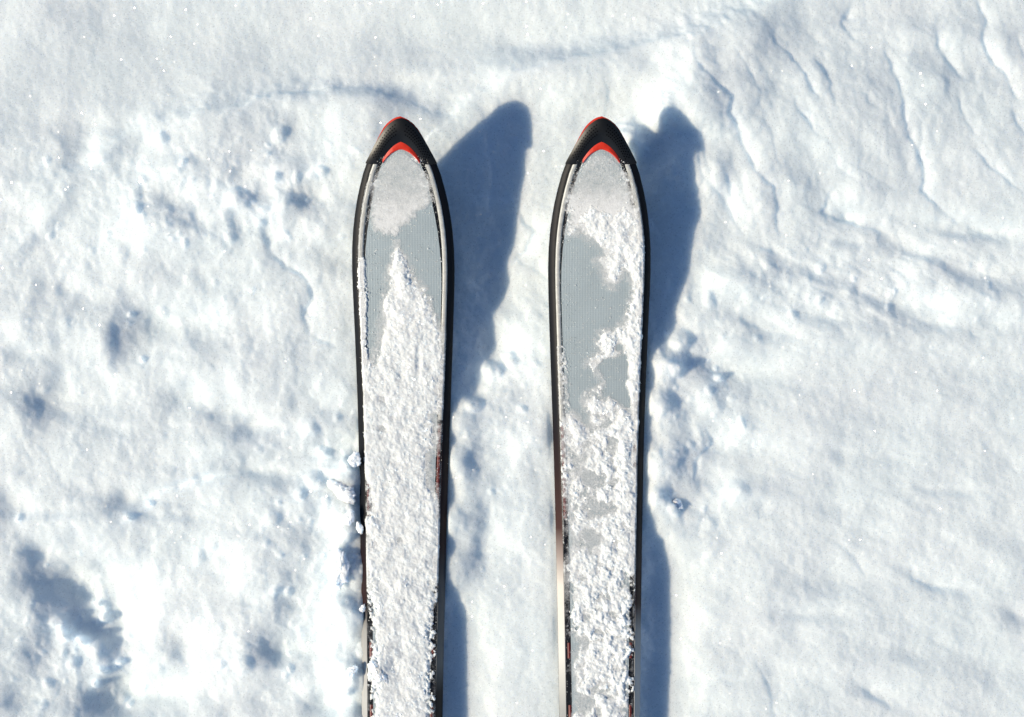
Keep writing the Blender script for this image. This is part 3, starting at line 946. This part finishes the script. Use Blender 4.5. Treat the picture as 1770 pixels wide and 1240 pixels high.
def steel_mesh(side):
    rings = []
    for v in VS[(VS > 0.012) & (VS < 1.6)]:
        w = float(hw(v))
        z = float(z_of_v(v))
        x0, x1 = side * (w - .002), side * (w + .0005)
        rings.append([(x0, -v, z - .0003), (x1, -v, z - .0003), (x1, -v, z + .0017), (x0, -v, z + .0017)])
    return loft('steel_edge', rings, MAT_STEEL, auto=30)


def sheet_mesh():
    rings = []
    v0 = y_of_row(259, YTIP)
    for v in np.unique(np.concatenate([np.linspace(v0, v0 + .03, 14), VS[(VS > v0 + .03) & (VS < 1.59)]])):
        w = min(float(hw(v)) - 0.0155 + 0.0030 * float(smooth01(0.07, 0.17, v)), 0.004 + (v - v0) * 1.9)
        z = float(z_of_v(v)) + float(thick(v))
        row = []
        for a in np.linspace(-1, 1, 9):
            row.append((a * w, -v, z - .0002 + .0005 * (1 - a * a)))
        for a in (1, -1):
            row.append((a * w, -v, z - .0016))
        rings.append(row)
    return loft('top_sheet', rings, MAT_TOP, auto=40)


def rail_mesh(side, va, vb, mat, name, inset=0.0067, width=0.0050, h=0.0017):
    rings = []
    for v in VS[(VS >= va) & (VS <= vb)]:
        w = float(hw(v))
        z = float(z_of_v(v)) + float(thick(v)) - .0013
        row = []
        for a in np.linspace(0, math.pi, 7):
            x = w - inset - width / 2 + width / 2 * math.cos(a)
            row.append((side * x, -v, z + h * math.sin(a) ** .7))
        row.append((side * (w - inset - width), -v, z - .0008))
        row.insert(0, (side * (w - inset), -v, z - .0008))
        rings.append(row)
    return loft(name, rings, mat, auto=50)


# tip guard: a boomerang of black rubber over the tip, red under it
def guard_curves(n=41):
    """outer and inner edge in ski coordinates (x, v), from left leg over the tip to right leg"""
    vend_o = y_of_row(283, YTIP)
    a = np.linspace(-1, 1, n)
    outer, inner = [], []
    vo = np.abs(a) ** 1.35 * vend_o
    for ai, vi in zip(a, vo):
        w = float(hw(vi)) + 0.0009 * min(1, abs(ai) * 4)
        outer.append((math.copysign(w, ai) if abs(ai) > 1e-6 else 0.0, vi - 0.0004))
    v_ap = y_of_row(251, YTIP)
    v_in = y_of_row(288, YTIP)
    w_in = float(hw(vend_o)) - 0.0142
    for ai in a:
        t = abs(ai)
        x = math.copysign(w_in * t ** 0.95, ai)
        v = v_ap + (v_in - v_ap) * (0.42 * t + 0.58 * t ** 2.2)
        inner.append((x, v))
    return np.array(outer), np.array(inner)


def surf_z(x, v):
    return z_of_v(v) + thick(v) - .0012


G_OUT, G_IN = guard_curves()


def guard_point(a_idx, t, h=0.0038):
    ox, ov = G_OUT[a_idx]
    ix, iv = G_IN[a_idx]
    x = ox + (ix - ox) * t
    v = ov + (iv - ov) * t
    bulge = math.sin(math.pi * min(max(0.05 + 0.92 * t, 0), 1)) ** 0.85
    end = abs(a_idx - 20) / 20.0
    z = float(surf_z(x, max(v, 0))) + h * bulge * (1 - .75 * end ** 3)
    return (x, -v, z)


def guard_mesh():
    rings = []
    for k in range(len(G_OUT)):
        row = [(G_OUT[k][0], -G_OUT[k][1], float(z_of_v(max(G_OUT[k][1], 0))) + .0018)]
        for t in np.linspace(0, 1, 13):
            row.append(guard_point(k, t))
        ix, iv = G_IN[k]
        row.append((ix, -iv, float(surf_z(ix, iv)) - .0004))
        rings.append(row)
    me = loft('tip_guard', rings, MAT_RUBBER, auto=60)
    return me


def guard_holes():
    """small round perforations over both legs of the guard"""
    vs, fs = [], []
    rows_t = (0.20, 0.32, 0.44, 0.56)
    for half in (0, 1):
        for m in range(13):
            for q, t in enumerate(rows_t):
                a = 0.10 + 0.80 * (m + 0.5 * (q % 2)) / 13.0
                fi = 20 - a * 20 if half == 0 else 20 + a * 20
                i0 = int(math.floor(fi))
                f = fi - i0
                i1 = min(i0 + 1, 40)
                if min(a, 1 - a) < .04:
                    continue
                p = Vector(guard_point(i0, t)) * (1 - f) + Vector(guard_point(i1, t)) * f
                dt = 0.03
                pa = Vector(guard_point(i1, t)) - Vector(guard_point(i0, t))
                pb = Vector(guard_point(i0, t + dt)) - Vector(guard_point(i0, t - dt))
                nrm = pa.cross(pb).normalized()
                if nrm.z < 0:
                    nrm = -nrm
                e1 = pa.normalized()
                e2 = nrm.cross(e1)
                base = len(vs)
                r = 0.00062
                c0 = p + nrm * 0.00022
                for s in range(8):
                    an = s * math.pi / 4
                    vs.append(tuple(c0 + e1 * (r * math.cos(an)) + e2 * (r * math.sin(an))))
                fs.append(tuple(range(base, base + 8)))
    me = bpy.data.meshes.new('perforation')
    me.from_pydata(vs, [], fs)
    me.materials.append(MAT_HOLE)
    me.update()
    return me


def red_rim():
    """red lip that shows in front of the guard"""
    rings = []
    n = len(G_OUT)
    for k in range(n):
        a = abs(k - (n - 1) / 2) / ((n - 1) / 2)
        if a > 0.80:
            continue
        x, v = G_OUT[k]
        out = (0.0019 if k < n / 2 else 0.0012) * (1 - smooth01(0.15, 0.75, a))
        # push outward along the plan normal
        k0, k1 = max(k - 1, 0), min(k + 1, n - 1)
        tx, tv = G_OUT[k1] - G_OUT[k0]
        ln = math.hypot(tx, tv)
        nx_, nv_ = tv / ln, -tx / ln
        if nv_ > 0 or (abs(nv_) < 1e-6 and nx_ * x < 0):
            nx_, nv_ = -nx_, -nv_
        z = float(z_of_v(max(v, 0))) + .0022
        xo, vo = x + nx_ * out, v + nv_ * out
        rings.append([(x - nx_ * .002, -(v - nv_ * .002), z + .0026), (xo, -vo, z + .0030), (xo, -vo, z), (x - nx_ * .002, -(v - nv_ * .002), z - .001)])
    return loft('red_rim', rings, MAT_RED, auto=40)


def red_chevron():
    rings = []
    n = len(G_IN)
    v_ap2 = y_of_row(258.3, YTIP)
    v_ap = y_of_row(251, YTIP)
    for k in range(n):
        a = abs(k - (n - 1) / 2) / ((n - 1) / 2)
        if a > 0.93:
            continue
        ix, iv = G_IN[k]
        wdt = (v_ap2 - v_ap) * max(0.0, 1 - (a / 0.93) ** 1.05) + .0001
        z0 = float(surf_z(ix, iv))
        x2, v2 = ix * 0.985, iv + wdt
        zz = float(surf_z(x2, v2))
        rings.append([(ix, -(iv - .003), z0 + .0010), (ix, -(iv - .003), z0 + .0030), (ix * .995, -(iv + wdt * .5), (z0 + zz) / 2 + .0031),
                      (x2, -v2, zz + .0026), (x2, -v2, zz + .0008)])
    return loft('red_chevron', rings, MAT_RED, auto=40)


V_RAIL0 = y_of_row(284, YTIP)
PARTS = [('body', body_mesh(), None), ('steel_edge', steel_mesh(-1), None), ('steel_edge', steel_mesh(1), None),
         ('top_sheet', sheet_mesh(), None),
         ('rail', rail_mesh(-1, V_RAIL0, 0.30, MAT_RAIL, 'rail'), None), ('rail', rail_mesh(1, V_RAIL0, 0.30, MAT_RAIL, 'rail'), None),
         ('red_stripe', rail_mesh(-1, 0.301, 0.415, MAT_STRIPE, 'red_stripe', .0078, .0036, .0012), None),
         ('red_stripe', rail_mesh(-1, 0.515, 0.555, MAT_STRIPE, 'red_stripe', .0088, .0034, .0012), None),
         ('red_stripe', rail_mesh(-1, 0.585, 0.64, MAT_STRIPE, 'red_stripe', .0088, .0034, .0012), None),
         ('red_stripe', rail_mesh(1, 0.301, 0.415, MAT_STRIPE, 'red_stripe', .0078, .0036, .0012), None),
         ('red_stripe', rail_mesh(1, 0.515, 0.555, MAT_STRIPE, 'red_stripe', .0088, .0034, .0012), None),
         ('red_stripe', rail_mesh(1, 0.585, 0.64, MAT_STRIPE, 'red_stripe', .0088, .0034, .0012), None),
         ('red_chevron', red_chevron(), None), ('red_rim', red_rim(), None),
         ('tip_guard', guard_mesh(), 'guard'), ('perforation', guard_holes(), 'hole')]
LABELS = {'left': 'silver-topped ski on the left, thickly covered in snow below a bare grey band',
          'right': 'silver-topped ski on the right with a long bare grey area below its tip'}
for key in ('left', 'right'):
    k = SKIS[key]
    root = bpy.data.objects.new('ski', None)
    COL.objects.link(root)
    root.location = (k['loc'][0], k['loc'][1], 0)
    root.rotation_euler = (0, 0, k['ang'])
    root['label'] = LABELS[key]
    root['category'] = 'ski'
    root['group'] = 'pair of skis lying side by side'
    out = -1 if key == 'left' else 1
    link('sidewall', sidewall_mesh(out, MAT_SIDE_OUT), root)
    link('sidewall', sidewall_mesh(-out, MAT_SIDE_SHADED if key == 'left' else MAT_SIDE_IN), root)
    guard = None
    for nm, me, tagk in PARTS:
        o = link(nm, me, guard if tagk == 'hole' else root)
        if tagk == 'guard':
            guard = o


# ------------------------------------------------------------------ snow lying on the skis
def ico(sub):
    import bmesh
    bm = bmesh.new()
    bmesh.ops.create_icosphere(bm, subdivisions=sub, radius=1.0)
    v = np.array([q.co[:] for q in bm.verts])
    f = np.array([[q.index for q in p.verts] for p in bm.faces])
    bm.free()
    return v, f


ICO1 = ico(1)
ICO2 = ico(2)
OCTA = (np.array([(1, 0, 0), (-1, 0, 0), (0, 1, 0), (0, -1, 0), (0, 0, 1), (0, 0, -1)], float),
        np.array([(0, 2, 4), (2, 1, 4), (1, 3, 4), (3, 0, 4), (2, 0, 5), (1, 2, 5), (3, 1, 5), (0, 3, 5)]))


def grains(P, R, base=ICO1, jit=0.25, flat=0.8):
    """many small uneven crumbs -> verts, faces"""
    bv, bf = base
    n = len(P)
    if n == 0:
        return np.zeros((0, 3)), np.zeros((0, 3), int)
    q = RNG.normal(size=(n, 4))
    q /= np.linalg.norm(q, axis=1)[:, None]
    w, x, y, z = q.T
    M = np.stack([np.stack([1 - 2 * (y * y + z * z), 2 * (x * y - z * w), 2 * (x * z + y * w)], -1),
                  np.stack([2 * (x * y + z * w), 1 - 2 * (x * x + z * z), 2 * (y * z - x * w)], -1),
                  np.stack([2 * (x * z - y * w), 2 * (y * z + x * w), 1 - 2 * (x * x + y * y)], -1)], -2)
    sc = RNG.uniform(.65, 1.2, (n, 1, 3))
    loc = bv[None] * sc * (1 + jit * RNG.normal(size=(n, len(bv), 1)))
    loc = np.einsum('nij,nkj->nki', M, loc)
    loc[..., 2] *= flat
    Vv = loc * R[:, None, None] + P[:, None, :]
    Ff = bf[None] + (np.arange(n) * len(bv))[:, None, None]
    return Vv.reshape(-1, 3), Ff.reshape(-1, 3)


def top_z(u, v):
    """upper surface of a ski at local (u, v)"""
    w = hw(v)
    z = z_of_v(v)
    t = thick(v)
    ins = w - np.abs(u)
    s = 0.007
    side = z + .0022 + (t - .0012 - .0022) * np.clip(ins / s, 0, 1)
    return np.where(ins < s, side, np.where(ins < .0125, z + t + .0002, z + t + .0002))


def ski_to_px(key, u, v, z):
    k = SKIS[key]
    a = k['ang']
    X = k['loc'][0] + u * math.cos(a) + v * math.sin(a)
    Y = k['loc'][1] + u * math.sin(a) - v * math.cos(a)
    f = CAM_H / (CAM_H - z) / S
    return 885 + X * f, 620 - Y * f, X, Y


SNOW_L = [(686, 424), (698, 440), (708, 462), (728, 498), (742, 522), (748, 545), (757, 560), (765, 590), (764, 640), (764, 690), (762, 702),
          (748, 718), (756, 738), (758, 752), (752, 775), (742, 800), (744, 835), (752, 852), (758, 866), (763, 900), (763, 1000), (760, 1100), (756, 1180), (752, 1240),
          (752, 1330), (628, 1330), (630, 1240), (640, 1200), (636, 1150), (646, 1120), (634, 1085), (627, 1060), (627, 960), (636, 930), (630, 905), (640, 890), (638, 868), (634, 840), (628, 790),
          (624, 740), (622, 660), (624, 620), (640, 622), (652, 585), (660, 545), (668, 505), (672, 470)]
STRIP_L = [(618, 440), (630, 450), (634, 520), (632, 600), (640, 660), (622, 670), (620, 560)]
FROST_L = [(664, 268), (692, 262), (722, 268), (738, 300), (748, 338), (740, 352), (722, 364), (700, 384), (684, 402), (664, 404), (645, 398), (640, 360), (644, 310)]
SNOW_R = [(985, 352), (1000, 362), (1020, 352), (1050, 362), (1080, 352), (1094, 372), (1104, 384), (1114, 405), (1117, 440), (1112, 455), (1112, 520), (1110, 600), (1105, 700), (1104, 800), (1103, 900),
          (1100, 1000), (1098, 1100), (1095, 1240), (1095, 1330), (988, 1330), (988, 1240), (1000, 1200), (990, 1150), (1004, 1110), (984, 1090), (980, 1000), (990, 930), (983, 880), (978, 850), (976, 780),
          (972, 722), (985, 714), (1000, 726), (1014, 738), (1020, 716), (1008, 692), (1022, 680), (1036, 668), (1044, 660), (1030, 642),
          (1013, 632), (1020, 622), (1040, 612), (1034, 590), (1044, 572), (1064, 572), (1080, 560), (1086, 545), (1093, 520), (1092, 490),
          (1086, 470), (1076, 466), (1068, 488), (1056, 500), (1046, 485), (1040, 462), (1031, 450), (1046, 444), (1038, 426), (1016, 408), (1000, 403), (985, 404)]
FROST_R = [(1010, 275), (1041, 264), (1070, 276), (1088, 310), (1096, 350), (1098, 380), (1060, 400), (1010, 400), (984, 400), (982, 350), (996, 300)]
STRIP_R = [(962, 600), (975, 600), (980, 640), (984, 700), (992, 900), (976, 900), (968, 760), (964, 690)]


def build_ski_snow(key, label):
    du = 0.00075
    us = np.arange(-0.054, 0.0541, du)
    vs_ = np.arange(0.030, 0.66, du * 1.05)
    U, Vv = np.meshgrid(us, vs_)
    Zt = top_z(U, Vv)
    PX, PY, X, Y = ski_to_px(key, U, Vv, Zt)
    sd_seed = 300 if key == 'left' else 400
    nb = fbm(PX / 26, PY / 30, 4, sd_seed, 0.6)
    nf = fbm(PX / 7, PY / 7, 3, sd_seed + 9, 0.6)
    nm = fbm(PX / 16, PY / 16, 3, sd_seed + 19, 0.6)
    ins = (hw(Vv) - np.abs(U)) / S
    nff = fbm(PX / 3.6, PY / 3.6, 2, sd_seed + 29, 0.6)
    var = smooth01(-.35, .45, fbm(PX / 60 + 3, PY / 75, 3, sd_seed + 40))
    nm, nf, nff = nm * (.45 + 1.1 * var), nf * (.6 + .8 * var), nff * (.6 + .8 * var)
    if key == 'left':
        sd = poly_sd(SNOW_L, PX, PY) + 7 * nb + 5 * nf
        th = np.where(sd > 0, 2.3 * (1 - np.exp(-sd / 10)) * (0.85 + 0.5 * nb) + 0.20 * nm + 0.09 * nf + 0.10 * nff, sd * .3)
        for (cx, cy, rx, ry, d) in ((652, 590, 10, 45, 2.4), (662, 690, 7, 8, 2.5), (662, 742, 8, 7, 2.0), (690, 935, 12, 9, 2.2), (724, 620, 5, 26, 1.5),
                                    (750, 742, 5, 26, 1.6), (742, 815, 7, 28, 1.7), (708, 668, 14, 6, 1.0), (716, 1010, 12, 10, 1.6), (735, 735, 10, 5, 2.0)):
            th -= d * np.exp(-(((PX - cx) / rx) ** 2 + ((PY - cy) / ry) ** 2))
        for (cx, cy, rx, ry, d) in ((698, 480, 10, 30, 1.4), (700, 560, 20, 30, 1.2), (640, 815, 10, 25, 2.0), (640, 900, 14, 14, 2.6), (702, 1015, 16, 16, 2.0), (652, 1158, 18, 28, 4.0), (640, 1185, 10, 20, 2.0)):
            th += d * np.exp(-(((PX - cx) / rx) ** 2 + ((PY - cy) / ry) ** 2))
        th = np.maximum(th, np.where(sd > 3, -.10 + .34 * nff + .2 * nf, -1))
        sd2 = poly_sd(STRIP_L, PX, PY) + 5 * nf
        th = np.maximum(th, np.where(sd2 > 0, .9 + .6 * nf, -1))
        sdf = poly_sd(FROST_L, PX, PY) + 6 * nb
        dens = .04 + .22 * smooth01(320, 395, PY)
        frost = smooth01(-13, 9, sdf + 5 * nf) * (.42 + .3 * smooth01(300, 390, PY))
        th = np.maximum(th, np.where(sdf > -3, -.40 + dens + .30 * nff + .15 * nf + .12 * nb + .03 * np.clip(sdf, -10, 8), -1))
    else:
        sd = poly_sd(SNOW_R, PX, PY) + 4 * nb + 5 * nf
        wlow = smooth01(700, 760, PY)
        th = np.where(sd > 0, (2.1 * (1 - np.exp(-sd / 8))) * (0.8 + 0.75 * nb) + 0.42 * nm + 0.12 * nf + 0.11 * nff - .5 * (1 - smooth01(370, 420, PY)), sd * .3)
        for (cx, cy, rx, ry, d) in ((1054, 634, 15, 16, 6), (1068, 600, 10, 8, 2.5), (1074, 640, 10, 24, 5), (1066, 682, 26, 14, 4), (1062, 655, 12, 14, 5), (1080, 490, 6, 18, 4),
                                    (1004, 790, 16, 26, 2.2), (1030, 830, 34, 14, 1.6), (1060, 780, 14, 12, 1.5), (1012, 872, 20, 26, 2.2), (1048, 880, 16, 12, 2.0), (1022, 935, 28, 14, 2.4),
                                    (1055, 865, 10, 30, 1.4), (1085, 700, 6, 14, 2.0), (1040, 715, 20, 10, 1.5), (990, 1110, 7, 26, 3.0), (1012, 1105, 6, 18, 1.6), (1098, 560, 4, 60, .8), (1008, 1215, 18, 14, 3.2)):
            th -= d * np.exp(-(((PX - cx) / rx) ** 2 + ((PY - cy) / ry) ** 2))
        for (cx, cy, rx, ry, d) in ((1052, 588, 13, 14, 1.8), (1098, 620, 9, 60, 1.2), (1024, 648, 10, 16, .8), (1100, 540, 9, 20, 1.0), (1008, 680, 8, 6, 2.2), (1055, 695, 7, 9, 2.0), (1000, 745, 12, 10, 1.0),
                                    (1080, 780, 14, 20, 1.4), (1080, 860, 16, 40, 1.2)):
            th += d * np.exp(-(((PX - cx) / rx) ** 2 + ((PY - cy) / ry) ** 2))
        th += wlow * (.6 * nm + .12 * nf - .35)
        th = np.maximum(th, np.where((sd > 3) & (PY > 705), -.06 + .34 * nff + .2 * nf, -1))
        sdf = poly_sd(FROST_R, PX, PY) + 6 * nb
        dens = .02 + .30 * smooth01(310, 385, PY)
        frost = smooth01(-13, 9, sdf + 5 * nf) * (.30 + .45 * smooth01(290, 370, PY))
        th = np.maximum(th, np.where(sdf > -3, -.40 + dens + .30 * nff + .15 * nf + .12 * nb + .03 * np.clip(sdf, -10, 8), -1))
        sd3 = poly_sd(STRIP_R, PX, PY) + 4 * nf
        th = np.maximum(th, np.where(sd3 > 0, -.25 + 1.0 * nf, -1))
    # nothing holds on the steep lower sidewall
    th = th - 2.2 * (1 - smooth01(1.5, 9.0, ins + 3.0 * nf))
    ragged = smooth01(30, 15, ins + 9 * nf + 8 * nm) * smooth01(960, 1080, PY)
    th = th - 2.3 * ragged
    keep = th > 0.02
    Zs = Zt + np.clip(th, -0.25, None) * .001
    vert_ok = keep
    idg = np.arange(U.size).reshape(U.shape)
    fm = vert_ok[:-1, :-1] | vert_ok[1:, :-1] | vert_ok[1:, 1:] | vert_ok[:-1, 1:]
    # keep faces with two or more snowy corners; bare corners dip into the top sheet and close the edge
    cnt = vert_ok[:-1, :-1].astype(int) + vert_ok[1:, :-1] + vert_ok[1:, 1:] + vert_ok[:-1, 1:]
    fm = cnt >= 1
    Zs = np.where(vert_ok, Zs, Zt - .0004)
    Fq = np.stack([idg[:-1, :-1], idg[1:, :-1], idg[1:, 1:], idg[:-1, 1:]], -1)[fm]
    P = np.stack([X, Y, Zs], -1).reshape(-1, 3)
    used = np.unique(Fq)
    remap = np.full(U.size, -1)
    remap[used] = np.arange(len(used))
    P = P[used]
    Fq = remap[Fq]
    tri = np.concatenate([Fq[:, [0, 1, 2]], Fq[:, [0, 2, 3]]])
    # film of frost that thins out beyond the thicker snow
    cover = np.clip(.62 + th * .5, 0, 1) * (th > -1.0)
    cover = np.maximum(cover, .68 * smooth01(-20, 4, sd) * (sd < 3))
    cover = np.maximum(cover, frost * 1.4)
    if key == 'left':
        cover = np.maximum(cover, np.where(U < 0, .42 * (PY < 770) + .10, .06 + .22 * (PY > 800)) * (ins < 13))
    else:
        cover = np.maximum(cover, np.where(U < 0, .10 + .30 * ((PY > 600) & (PY < 940)), .40) * (ins < 13))
    cover = np.maximum(cover, .10)
    cover = np.maximum(cover, .55 * (ins > 11) * (ins < 26) * smooth01(860, 960, PY) * (.6 + .8 * nb))
    cover *= smooth01(0.5, 4, ins) * (1 - .55 * ragged)
    if True:
        vok = (cover > .02) & (Vv > y_of_row(264, YTIP) + .9 * np.clip(np.abs(U) - .004, 0, None))
        fsel = vok[:-1, :-1] & vok[1:, :-1] & vok[1:, 1:] & vok[:-1, 1:]
        Ff_ = np.stack([idg[:-1, :-1], idg[1:, :-1], idg[1:, 1:], idg[:-1, 1:]], -1)[fsel]
        us_ = np.unique(Ff_)
        rm = np.full(U.size, -1)
        rm[us_] = np.arange(len(us_))
        lift_f = np.where((ins > 10) & (ins < 21), .0010, .00055)
        PF = np.stack([X, Y, Zt + lift_f], -1).reshape(-1, 3)[us_]
        fme = mesh_from_np('frost', PF, rm[Ff_], MAT_FROST)
        at = fme.attributes.new('cover', 'FLOAT', 'POINT')
        at.data.foreach_set('value', cover.reshape(-1)[us_].astype(np.float32))
        link('frost', fme, kind='stuff', label='thin frost film dusting the ' + key + ' ski', category='frost')
    # loose crystals over the layer, along its ragged border and on the sidewalls
    n = 95000
    pu = RNG.uniform(-0.054, 0.054, n)
    pv = RNG.uniform(0.030, 0.655, n)
    ok = np.abs(pu) < hw(pv) - .0004
    pu, pv = pu[ok], pv[ok]
    ii = np.clip(((pv - vs_[0]) / (du * 1.05)).astype(int), 0, len(vs_) - 1)
    jj = np.clip(((pu - us[0]) / du).astype(int), 0, len(us) - 1)
    tt = th[ii, jj]
    inn = ins[ii, jj]
    gpx, gpy = PX[ii, jj], PY[ii, jj]
    near = np.exp(-(np.clip(-tt, 0, 9) / .8))
    prob = np.where(tt > 0, .14, .012 + .34 * near) + 1.0 * frost[ii, jj] * (tt < .1)
    if key == 'left':
        sidep = np.where(pu < 0, .22 * (gpy < 780) + .10, .03 + .05 * (gpy > 540) + .12 * (gpy > 800))
    else:
        sidep = np.where(pu < 0, .03 + .25 * ((gpy > 600) & (gpy < 940)) + .15 * (gpy > 1080), .18)
    prob = np.where(inn < 13, sidep * .5, prob)
    sel = RNG.random(len(pu)) < prob
    pu, pv, tt = pu[sel], pv[sel], tt[sel]
    R = np.clip(RNG.lognormal(math.log(.00031), .38, len(pu)), .00018, .0011) * np.where(tt > .4, 1.1, 1.0)
    zz = top_z(pu, pv) + np.clip(tt, 0, None) * .001 + R * .25
    _, _, gx_, gy_ = ski_to_px(key, pu, pv, zz)
    gv, gf = grains(np.stack([gx_, gy_, zz], -1), R, OCTA)
    allv = np.concatenate([P, gv])
    allf = np.concatenate([tri, gf + len(P)])
    me = mesh_from_np('snow_dusting', allv, allf, MAT_SNOW_SKI)
    link('snow_dusting', me, kind='stuff', label=label, category='snow')


build_ski_snow('left', 'thick granular snow caked along the left ski with a pointed tongue at its top')
build_ski_snow('right', 'patchy granular snow on the right ski, curling round a bare grey area')


# ------------------------------------------------------------------ lumps of snow beside and on the skis
def clump(px, py, z, rx, ry, rz, rot, seed, label, group=None):
    bv, bf = ico(4)
    r = np.random.default_rng(seed)
    ps, fs = [], []
    for q in range(7):
        nz = np.zeros(len(bv))
        for k, (f, a) in enumerate(((1.3, .26), (2.6, .20), (5.5, .11), (12.0, .05))):
            o = r.uniform(0, 50, 3)
            nz += a * (perlin(bv[:, 0] * f + o[0], bv[:, 1] * f + bv[:, 2] * f * .7 + o[1], seed + k) + perlin(bv[:, 2] * f + o[2], bv[:, 0] * f * .6 - bv[:, 1] * f + o[0], seed + k + 7))
        rad = r.uniform(.38, .66) if q else .72
        off = r.normal(size=3)
        off = off / np.linalg.norm(off) * r.uniform(.35, .72) if q else np.zeros(3)
        off[2] = abs(off[2]) * .4 - .1
        fs.append(bf + q * len(bv))
        ps.append(bv * (1 + nz)[:, None] * rad * r.uniform(.8, 1.2, 3) + off)
    p = np.concatenate(ps)
    bf = np.concatenate(fs)
    p = p * np.array([rx, ry, rz * .85])[None] * S
    z = z - .0022
    c_, s_ = math.cos(rot), math.sin(rot)
    p = np.stack([p[:, 0] * c_ - p[:, 1] * s_, p[:, 0] * s_ + p[:, 1] * c_, p[:, 2]], -1)
    x, y = px2m(px, py, z)
    me = mesh_from_np('snow_clump', p, bf, MAT_CLUMP)
    o = link('snow_clump', me, label=label, category='snow clump')
    o['group'] = group or 'loose lumps of snow by the skis'
    o.location = (x, y, z)
    return o


gz = lambda a, b: float(ground_z(a, b))
clump(651, 1162, float(Z_REST + .0195), 11, 28, 10, .55, 5, 'largest snow lump lying on the left edge of the left ski near the bottom')
clump(612, 795, .019, 12, 13, 10, .2, 6, 'round crumbly snow lump touching the left ski where its black side ends')
clump(594, 846, gz(594, 846) + .004, 26, 16, 12, -.5, 7, 'wide snow lump left of the left ski below the round crumbly one')
clump(606, 893, gz(606, 893) + .004, 9, 16, 9, 0, 8, 'upright oval snow lump just left of the left ski')
clump(621, 914, .018, 6, 10, 7, .5, 9, 'small snow lump wedged against the side of the left ski')
clump(588, 975, gz(588, 975) + .004, 14, 36, 15, .12, 10, 'tall pale snow slab standing beside the left ski')
clump(626, 1054, .018, 6, 7, 6, 0, 12, 'tiny snow lump on the left rim of the left ski')
clump(608, 1164, gz(608, 1164) + .006, 8, 15, 9, -.4, 13, 'slanting snow lump against the left ski near the bottom edge')
clump(1166, 872, gz(1166, 872) + .000, 17, 12, 7, -.7, 14, 'crumbly snow lump beside the right ski above its deep shadow')
clump(1169, 1064, gz(1169, 1064) + .000, 5, 10, 5, 0, 15, 'small snow lump on the edge of the deep shadow right of the right ski')
